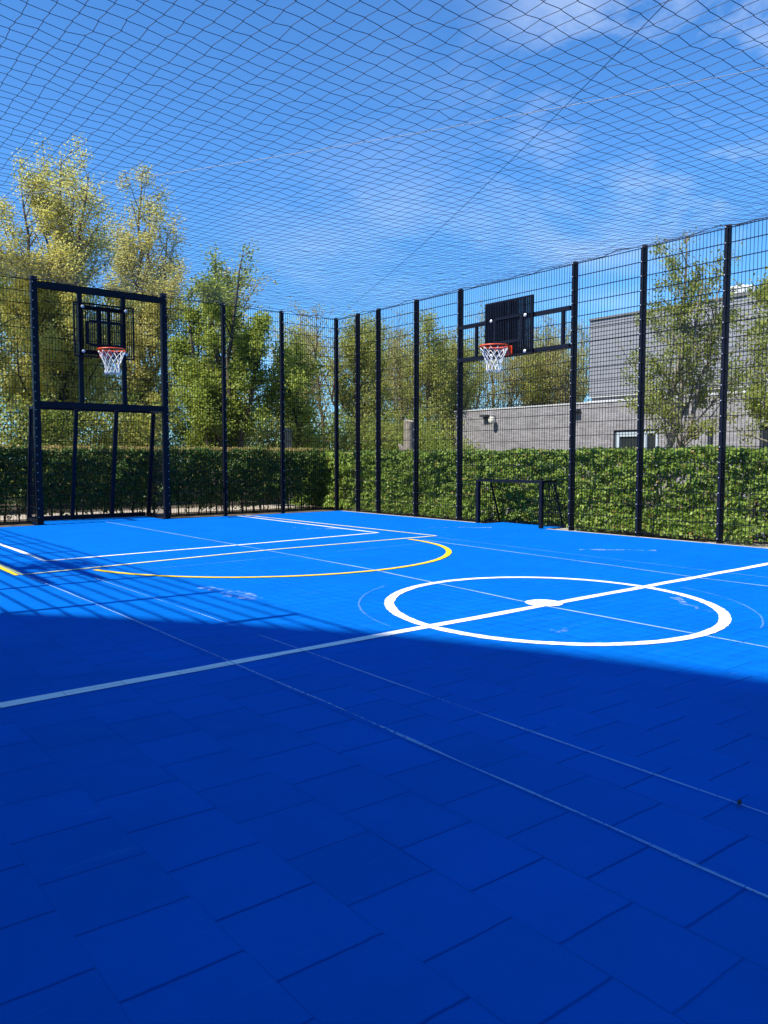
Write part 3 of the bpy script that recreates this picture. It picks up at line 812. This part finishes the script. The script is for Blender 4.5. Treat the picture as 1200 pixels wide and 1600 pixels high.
make_tree('tree', 'small buff tree showing at the right shoulder of the fresh green tree', (1.0, 6.6, -.06), 6.3, .95, oval, M['leaf_pale2'], M['bark'],
          30, (35, 65), .25, .09, 6000, .075, 3.2, GT, 1, None, 0, .14)
make_tree('tree', 'slim green young tree left of the corner fence post', (1.34, 3.75, -.06), 4.35, .85, cone, M['leaf_green'], M['bark'],
          34, (30, 62), .2, .06, 6500, .075, 3.2, GT, 1, None, 0, .13)
make_tree('tree', 'nearly bare thin-twigged tree seen just left of the corner fence post', (4.71, 7.35, -.06), 5.9, .85, fan, M['leaf_wood'], M['twig'],
          44, (45, 72), .2, .07, 1200, .06, 4.5, GT, 2, None, 0, .12)
WOOD = 'woodland trees behind the right fence'
for i, (x, y, h, r_, lm, nl, fn, lab) in enumerate([
    (7.84, 10.03, 5.9, 1.15, 'leaf_mid', 9000, oval, 'leafy olive tree just right of the corner fence post'),
    (10.2, 11.9, 6.6, 1.2, 'leaf_mid', 8000, cone, 'yellow-green pointed woodland tree right of the third post from the corner'),
    (13.30, 13.36, 7.3, 1.4, 'leaf_wood', 3800, fan, 'twiggy half-bare woodland tree left of the right hoop'),
    (12.2, 10.9, 6.9, 1.35, 'leaf_mid', 8000, oval, 'rounded olive woodland tree left of the brick wall end'),
    (19.4, 15.93, 7.6, 1.7, 'leaf_wood', 6000, fan, 'sparse woodland tree behind the net of the right hoop'),
    (21.89, 16.26, 8.7, 2.2, 'leaf_wood', 7000, fan, 'broad bare-branched woodland tree right below the barred backboard'),
    (24.66, 16.19, 8.5, 2.1, 'leaf_wood', 6000, fan, 'sparse woodland tree right of the barred backboard'),
    (24.14, 13.71, 8.4, 2.0, 'leaf_wood', 6500, fan, 'sparse woodland tree beside the cladded upper storey'),
    (29.6, 16.6, 8.7, 2.0, 'leaf_wood', 4500, oval, 'farthest woodland tree at the left edge of the cladded upper storey'),
    (17.0, 17.5, 7.6, 1.8, 'leaf_wood', 6000, fan, 'woodland tree behind the brick wall end left of the right hoop'),
    (16.0, 19.5, 8.0, 1.8, 'leaf_mid', 7000, oval, 'distant olive tree behind the twiggy half-bare one'),
    (8.2, 15.5, 7.2, 1.6, 'leaf_wood', 6000, fan, 'distant twiggy tree behind the corner fence post'),
    (3.2, 13.5, 6.3, 1.7, 'leaf_mid', 9000, oval, 'distant olive tree behind the fresh green tree'),
    (-2.2, 13.0, 6.4, 1.9, 'leaf_shrub', 12000, oval, 'dark green tree low behind the two tall pale trees'),
    (16.8, 14.2, 6.4, 1.7, 'leaf_mid', 6500, oval, 'olive tree low over the brick wall left of the right hoop'),
    (21.0, 19.0, 7.4, 2.1, 'leaf_wood', 7000, fan, 'twiggy tree deep in the wood behind the right hoop net'),
    (23.0, 14.9, 6.8, 1.8, 'leaf_mid', 6000, oval, 'olive tree low over the brick wall under the backboard'),
    (26.5, 18.2, 8.0, 2.2, 'leaf_wood', 7000, fan, 'twiggy tree deep in the wood right of the backboard'),
    (25.6, 14.4, 6.6, 1.7, 'leaf_mid', 5500, oval, 'olive tree low over the brick wall near the upper storey'),
    (14.6, 11.8, 6.0, 1.5, 'leaf_mid', 7000, oval, 'olive tree rising just behind the left end of the brick wall'),
    (10.0, 16.5, 7.0, 1.8, 'leaf_wood', 6500, fan, 'twiggy tree deep in the wood between second and third fence post'),
    (-5.5, 11.5, 6.2, 1.9, 'leaf_shrub', 12000, oval, 'dark green tree low behind the left hoop')]):
    make_tree('woodland_tree', lab, (x, y, -.06), h, r_, fn, M[lm], (M['bark'], M['twig'], M['bark_pale'])[i % 3], 62 if fn is fan else 50, (32, 72) if fn is fan else (20, 65), .14, .12, int(nl*1.75), .080, 5.2 if fn is fan else 3.8,
              WOOD if x > 5 else GT, 3 if fn is fan else 1, None, 0, .15)
make_tree('tree', 'sparse young tree with pale trunk in front of the grey building', (4.78, -4.86, -.06), 5.75, 2.0, greenc2, M['leaf_right'], M['bark_pale'],
          60, (12, 62), .20, .085, 17000, .054, 4.4, 'young trees before the building', 1, [(.25, 5.65), (.95, 4.7), (.6, 5.0)], 0, .085)
make_tree('tree', 'sparse young tree at the right edge, hiding the white roof vent', (5.15, -7.0, -.06), 4.75, 1.6, greenc2, M['leaf_right'], M['bark_pale'],
          50, (12, 58), .26, .08, 16000, .056, 4.2, 'young trees before the building', 1, None, 0, .085)
# shrubs under the trees
SH = 'shrubs between hedge and trees'
for x, y, h, r_, n, lm, lab in [
    (-6.2, 4.3, 2.7, 1.0, 6500, 'leaf_mid', 'light green shrub at the left edge above the hedge'),
    (-4.6, 5.4, 2.9, 1.05, 6500, 'leaf_shrub', 'dark shrub just left of the goal frame post'),
    (-3.0, 5.6, 2.6, 1.0, 6000, 'leaf_mid', 'olive shrub inside the left half of the goal frame'),
    (-1.7, 6.2, 2.9, 1.0, 6000, 'leaf_shrub', 'dark shrub inside the right half of the goal frame'),
    (.2, 6.6, 2.9, 1.1, 7000, 'leaf_shrub', 'dark shrub behind the trunk of the fresh green tree'),
    (1.6, 6.0, 3.1, 1.1, 7000, 'leaf_mid', 'olive shrub right of the fresh green tree'),
    (2.6, 4.8, 2.5, .85, 5500, 'leaf_shrub', 'dark shrub beside the left tree stump'),
    (4.1, 5.6, 3.0, 1.0, 7500, 'leaf_shrub', 'dense dark shrub filling the corner of the fence'),
    (5.6, 5.9, 3.1, 1.1, 8000, 'leaf_mid', 'leafy green shrub left of the large tree stump'),
    (7.4, 6.3, 3.0, 1.1, 8000, 'leaf_green', 'bright green shrub right of the large tree stump'),
    (8.6, 7.6, 3.4, 1.1, 7000, 'leaf_mid', 'olive shrub between stump and brick wall'),
    (6.6, 4.1, 2.2, .8, 6000, 'leaf_shrub', 'low dark shrub in front of the brick wall end'),
    (9.8, 8.6, 3.0, 1.0, 6500, 'leaf_green', 'green shrub against the left end of the brick wall'),
    (3.4, 9.0, 3.3, 1.2, 7000, 'leaf_shrub', 'tall dark shrub behind the slim young tree'),
    (-.6, 10.0, 3.4, 1.3, 7500, 'leaf_shrub', 'tall dark shrub far behind the green tree trunk'),
    (-3.6, 10.5, 3.4, 1.3, 7500, 'leaf_shrub', 'tall dark shrub far behind the left hoop'),
    (-6.4, 8.8, 3.2, 1.2, 7000, 'leaf_shrub', 'tall dark shrub far behind the left fence bay'),
    (-1.7, 10.9, 4.2, 1.4, 8500, 'leaf_mid', 'tall olive shrub behind the middle bar of the goal'),
    (-.2, 12.6, 4.4, 1.5, 8500, 'leaf_shrub', 'tall dark shrub behind the right post of the goal frame'),
    (9.6, 10.2, 4.0, 1.2, 7500, 'leaf_mid', 'tall olive shrub behind the bright green one near the stump'),
    (6.4, 11.0, 3.6, 1.3, 7500, 'leaf_mid', 'tall olive shrub far behind the corner post')]:
    make_shrub(lab, (x, y, -.06), h, r_, M[lm], n, .075, 11, SH)

def stump(label, x, y, h, r_, side):
    t = thing('tree_stump', label, 'tree stump', (x, y, 0), 'cut tree stumps')
    mb = MB(); rd = random.Random(int(h*100))
    prof = [(-.06, 1.35), (.3, 1.08), (h*.5, 1.0), (h*.8, .98), (h, .96)]
    vs = []; n = 14
    for z, k in prof:
        for j in range(n):
            a = 2*math.pi*j/n; q = r_*k*(1+.07*math.sin(3*a+z)+.05*math.sin(5*a+1)); vs.append((x+q*math.cos(a), y+q*math.sin(a), z+(.04*math.sin(a) if z == h else 0)))
    fs = [(i*n+j, i*n+(j+1) % n, (i+1)*n+(j+1) % n, (i+1)*n+j) for i in range(4) for j in range(n)]
    mb.add(vs, fs)
    if side:
        mb.tube([(x, y, h*.55), (x-.16, y+.10, h*.63), (x-.24, y+.14, h*.70)], [r_*.75, r_*.5, r_*.25], 8)
    mb.build('trunk', M['bark_pale'], t, True)
    mb = MB(); mb.add([(v[0], v[1], v[2]+.002) for v in vs[-n:]], [tuple(range(n))]); mb.build('cut_face', M['cut_wood'], t)
stump('large pale cut tree stump with a side knob above the sunlit hedge', 4.45, 2.9, 2.16, .155, True)
stump('narrow grey cut tree stump rising above the shaded hedge', .95, 3.6, 1.86, .12, False)

# ------------------------------------------------------------------ brick building with cladded upper storey
bl = thing('brick_building', 'grey-brown brick building with a grey cladded upper storey beyond the hedge', 'building', (18, 0, 0))
X0 = 13.0; YL = 10.1; YR = -16.; ZT = 3.03
wins = [(.62, 2.33, .15, 2.07), (-1.26, -1.07, .0, 2.07), (-3.75, -2.68, .1, 2.09)]
mb = MB()
ys = sorted([YL, YR] + [w for a in wins for w in a[:2]])
for a, c in zip(ys[:-1], ys[1:]):
    w = [q for q in wins if q[0] == a and q[1] == c]
    if w:
        mb.box(X0, X0+.3, a, c, w[0][3], ZT); 
        if w[0][2] > 0: mb.box(X0, X0+.3, a, c, -.1, w[0][2])
    else: mb.box(X0, X0+.3, a, c, -.1, ZT)
mb.box(X0+.3, X0+12, YL-.3, YL, -.1, ZT)
mb.build('wall', M['brick'], bl)
mb = MB(); mb.box(X0-.03, X0+.32, YR, YL+.03, ZT, ZT+.045); mb.box(X0+.32, X0+12, YL-.33, YL+.03, ZT, ZT+.045); mb.build('coping', M['coping'], bl)
mb = MB(); mb.box(X0+.3, X0+12, YR, YL-.33, ZT-.12, ZT-.02); mb.build('roof', M['roof'], bl)
for i, (a, c, z0, z1) in enumerate(wins):
    mb = MB(); x = X0+.08
    mb.box(x, x+.07, a+.002, c-.002, z1-.06, z1-.002); mb.box(x, x+.07, a+.002, a+.06, z0, z1-.06); mb.box(x, x+.07, c-.06, c-.002, z0, z1-.06)
    if i == 0:
        f = mb.build('window', M['frame_dark'], bl)
        mb = MB(); x += .003
        for p, q in ((2.27, 2.13), (1.43, 1.28), (1.18, 1.08), (.76, .68)): mb.box(x-.02, x+.05, q, p, z0, z1-.061)
        mb.box(x-.0205, x+.045, 1.43, 2.13, z1-.22, z1-.061); mb.box(x-.0205, x+.045, .76, 1.08, z1-.13, z1-.061)
        mb.build('sash', M['frame_pale'], f)
    else: f = mb.build('window', M['frame_dark'], bl)
    mb = MB(); mb.box(X0+.115, X0+.125, a+.06, c-.06, z0, z1-.06); mb.build('pane', M['glass'], f)
XU = 13.35; YU = 3.63; ZU = 5.95
mb = MB()
mb.box(XU+.06, XU+9, YR, YU-.06, ZT-.02, ZU-.03)
mb.build('upper_wall', M['cladding'], bl)
mb = MB(); nb = 18; st = (ZU-3.30)/nb                      # lapped boards, each leaning out at its foot
for i in range(nb):
    za = 3.30+i*st; zb = za+st+.012
    mb.add([(XU-.004, YR, za), (XU-.004, YU, za), (XU+.018, YU, zb), (XU+.018, YR, zb), (XU+.055, YR, za), (XU+.055, YU, za)], [(0,1,2,3), (0,4,5,1), (1,5,2), (0,3,4)])
    mb.add([(XU+.0, YU+.020, za), (XU+9, YU+.020, za), (XU+9, YU-.03, zb), (XU+.0, YU-.03, zb), (XU, YU-.055, za), (XU+9, YU-.055, za)], [(1,0,3,2), (0,1,5,4)])
mb.build('cladding', M['cladding'], bl)
mb = MB(); mb.box(XU-.05, XU+9, YR, YU+.03, ZU-.028, ZU+.035); mb.build('roof_edge', M['roof'], bl)
for z in (3.10, 3.24):
    mb = MB(); mb.box(XU-.07, XU+.055, YR, YU+.02, z, z+.028); mb.build('flashing', M['coping'], bl)
mb = MB()                                                  # white roof vent with a ribbed cowl
vx, vy, vz = 14.0, -1.45, ZU
P = []
mb.tube([(vx, vy, vz), (vx, vy, vz+.12), (vx, vy, vz+.14), (vx, vy, vz+.30), (vx, vy, vz+.38), (vx, vy, vz+.41)], [.24, .24, .44, .46, .34, .10], 18)
for i in range(18):
    a = i*math.pi/9; mb.tube([(vx+.455*math.cos(a), vy+.455*math.sin(a), vz+.15), (vx+.47*math.cos(a), vy+.47*math.sin(a), vz+.30), (vx+.345*math.cos(a), vy+.345*math.sin(a), vz+.385)], .015, 4)
mb.build('roof_vent', M['vent'], bl)
for y, glob in ((8.28, True), (3.85, False), (-.25, False)):
    mb = MB(); z = 2.78
    mb.box(X0-.24, X0, y-.16, y+.16, z-.03, z+.055); mb.box(X0-.03, X0-.002, y-.20, y+.20, z-.06, z-.031)
    w = mb.build('wall_lamp', M['frame_dark'], bl)
# the milky ball lamp beside the first bracket
ml = thing('globe_lamp', 'milky round globe lamp on the brick wall beside a dark bracket', 'lamp', (12.8, 7.85, 2.6))
mb = MB(); gx, gy, gz = X0-.22, 7.80, 2.60
rows = 10; nn = 18
for i in range(rows+1):
    pass
mb.tube([(gx, gy, gz-.155*math.cos(math.pi*i/rows)*1.05) for i in range(rows+1)], [max(.125*math.sin(math.pi*i/rows), .012) for i in range(rows+1)], nn)
mb.build('globe', M['globe'], ml, True)
mb = MB(); mb.tube([(X0-.004, gy+.02, gz+.175), (gx, gy, gz+.18)], .018, 8); mb.tube([(gx, gy, gz+.185), (gx, gy, gz+.15)], [.05, .06], 12)
mb.build('arm', M['frame_dark'], ml)

# ------------------------------------------------------------------ unseen arched building, added and shaped to throw the big shade on the near half
shade_hall = thing('hall', 'tall arched hall left of the court, its roof shading the near half', 'building', (-26, -17, 0))
prof = [(-5.3, -0.1), (-5.35, 9.33), (-6.3, 11.43), (-7.0, 12.48), (-7.45, 12.95), (-8.2, 13.78), (-8.75, 14.35), (-9.65, 15.15), (-10.6, 15.73), (-11.8, 16.28), (-13.5, 16.88), (-16, 17.33), (-19, 17.33), (-22, 16.73), (-25, 15.53), (-27.5, 13.63), (-29, 11.33), (-29.6, 9.33), (-29.65, -0.1)]
mb = MB(); n = len(prof)
vs = [(-19.0, y, z) for y, z in prof] + [(-33.0, y, z) for y, z in prof]
mb.add(vs, [tuple(range(n)), tuple(range(2*n-1, n-1, -1))]); mb.build('wall', M['plaster'], shade_hall)
mb = MB()
for i in range(1, n-2):
    (y0, z0), (y1, z1) = prof[i], prof[i+1]
    mb.add([(-18.98, y0, z0+.01), (-18.98, y1, z1+.01), (-33.02, y1, z1+.01), (-33.02, y0, z0+.01)], [(0,1,2,3)])
mb.build('roof', M['roof'], shade_hall)

# ------------------------------------------------------------------ camera
cam = bpy.data.cameras.new('camera'); co = bpy.data.objects.new('camera', cam); COL.objects.link(co)
yaw, pitch, roll = R(51.655), R(-3.806), R(.029)
fwd = Vector((math.cos(pitch)*math.cos(yaw), math.cos(pitch)*math.sin(yaw), math.sin(pitch)))
rgt = Vector((math.sin(yaw), -math.cos(yaw), 0)); upv = rgt.cross(fwd)
r2 = rgt*math.cos(roll)+upv*math.sin(roll); u2 = -rgt*math.sin(roll)+upv*math.cos(roll)
mat = Matrix((r2, u2, -fwd)).transposed().to_4x4(); mat.translation = Vector((CAMX, CAMY, 1.104))
co.matrix_world = mat
cam.sensor_fit = 'VERTICAL'; cam.sensor_height = 36; cam.lens = 36*1249.31/1600
cam.clip_start = .05; cam.clip_end = 2000
SC.camera = co

# ------------------------------------------------------------------ light: sun from the left, clear sky with wisps of cloud
sd = Vector((3.27, -.16, -4.06)).normalized()
sun = bpy.data.lights.new('sun', 'SUN'); so = bpy.data.objects.new('sun', sun); COL.objects.link(so)
sun.energy = 5.0; sun.angle = R(.65); sun.color = (1, .955, .87)
so.rotation_euler = (-sd).to_track_quat('Z', 'Y').to_euler(); so.location = (-20, 0, 30)
elev = math.asin(-sd.z)
w = bpy.data.worlds.new('World'); SC.world = w; w.use_nodes = True
nt = w.node_tree; bg = nt.nodes['Background']; bg.inputs['Strength'].default_value = .105
sky = nt.nodes.new('ShaderNodeTexSky'); sky.sky_type = 'NISHITA'; sky.sun_disc = False
sky.sun_elevation = elev; sky.sun_rotation = R(270)-math.atan2(-sd.y, -sd.x)*0
sky.air_density = 1.0; sky.dust_density = .3; sky.ozone_density = 3.0; sky.altitude = 0
tc = nt.nodes.new('ShaderNodeTexCoord')
mp = nt.nodes.new('ShaderNodeMapping'); mp.inputs['Rotation'].default_value = (.15, -.55, .9); mp.inputs['Scale'].default_value = (1.5, 4.2, 7)
nt.links.new(tc.outputs['Generated'], mp.inputs['Vector'])
no = nt.nodes.new('ShaderNodeTexNoise'); no.inputs['Scale'].default_value = 1.15; no.inputs['Detail'].default_value = 9; no.inputs['Roughness'].default_value = .62; no.inputs['Distortion'].default_value = .8
nt.links.new(mp.outputs[0], no.inputs['Vector'])
def blob(d, lo, hi):
    dp = nt.nodes.new('ShaderNodeVectorMath'); dp.operation = 'DOT_PRODUCT'
    nrm = nt.nodes.new('ShaderNodeVectorMath'); nrm.operation = 'NORMALIZE'; nt.links.new(tc.outputs['Generated'], nrm.inputs[0])
    nt.links.new(nrm.outputs[0], dp.inputs[0]); dp.inputs[1].default_value = Vector(d).normalized()
    mr = nt.nodes.new('ShaderNodeMapRange'); mr.interpolation_type = 'SMOOTHSTEP'
    mr.inputs['From Min'].default_value = lo; mr.inputs['From Max'].default_value = hi
    nt.links.new(dp.outputs['Value'], mr.inputs['Value']); return mr.outputs['Result']
def mth(op, a, b_):
    n = nt.nodes.new('ShaderNodeMath'); n.operation = op
    for i, x in enumerate((a, b_)):
        if isinstance(x, (int, float)): n.inputs[i].default_value = x
        else: nt.links.new(x, n.inputs[i])
    return n.outputs[0]
def pdir(px, py): return fwd*1249.31 + r2*(px-600) - u2*(py-800)
msk = mth('MAXIMUM', blob(pdir(1080, 150), .955, .999), mth('MULTIPLY', blob(pdir(860, 270), .95, .998), .11))
msk = mth('MAXIMUM', msk, mth('MULTIPLY', blob(pdir(620, 510), .965, .995), .45))
msk = mth('MAXIMUM', msk, .02)
cl = nt.nodes.new('ShaderNodeMapRange'); cl.inputs['From Min'].default_value = .47; cl.inputs['From Max'].default_value = .86
nt.links.new(no.outputs['Fac'], cl.inputs['Value'])
cf = mth('MULTIPLY', cl.outputs['Result'], msk); cf = mth('MULTIPLY', cf, .55)
tint = nt.nodes.new('ShaderNodeMix'); tint.data_type = 'RGBA'; tint.blend_type = 'MULTIPLY'; tint.inputs['Factor'].default_value = 1
tint.inputs['B'].default_value = (.47, .93, 1.36, 1)
nt.links.new(sky.outputs[0], tint.inputs['A'])
mx = nt.nodes.new('ShaderNodeMix'); mx.data_type = 'RGBA'
nt.links.new(cf, mx.inputs['Factor']); nt.links.new(tint.outputs['Result'], mx.inputs['A']); mx.inputs['B'].default_value = (7.5, 8.2, 9.0, 1)
nt.links.new(mx.outputs['Result'], bg.inputs['Color'])

SC.view_settings.view_transform = 'Standard'; SC.view_settings.look = 'None'
SC.view_settings.exposure = .7; SC.view_settings.gamma = 1; SC.view_settings.use_curve_mapping = False
SC.cycles.max_bounces = 6; SC.cycles.diffuse_bounces = 3; SC.cycles.transparent_max_bounces = 16
SC.cycles.sample_clamp_indirect = 6
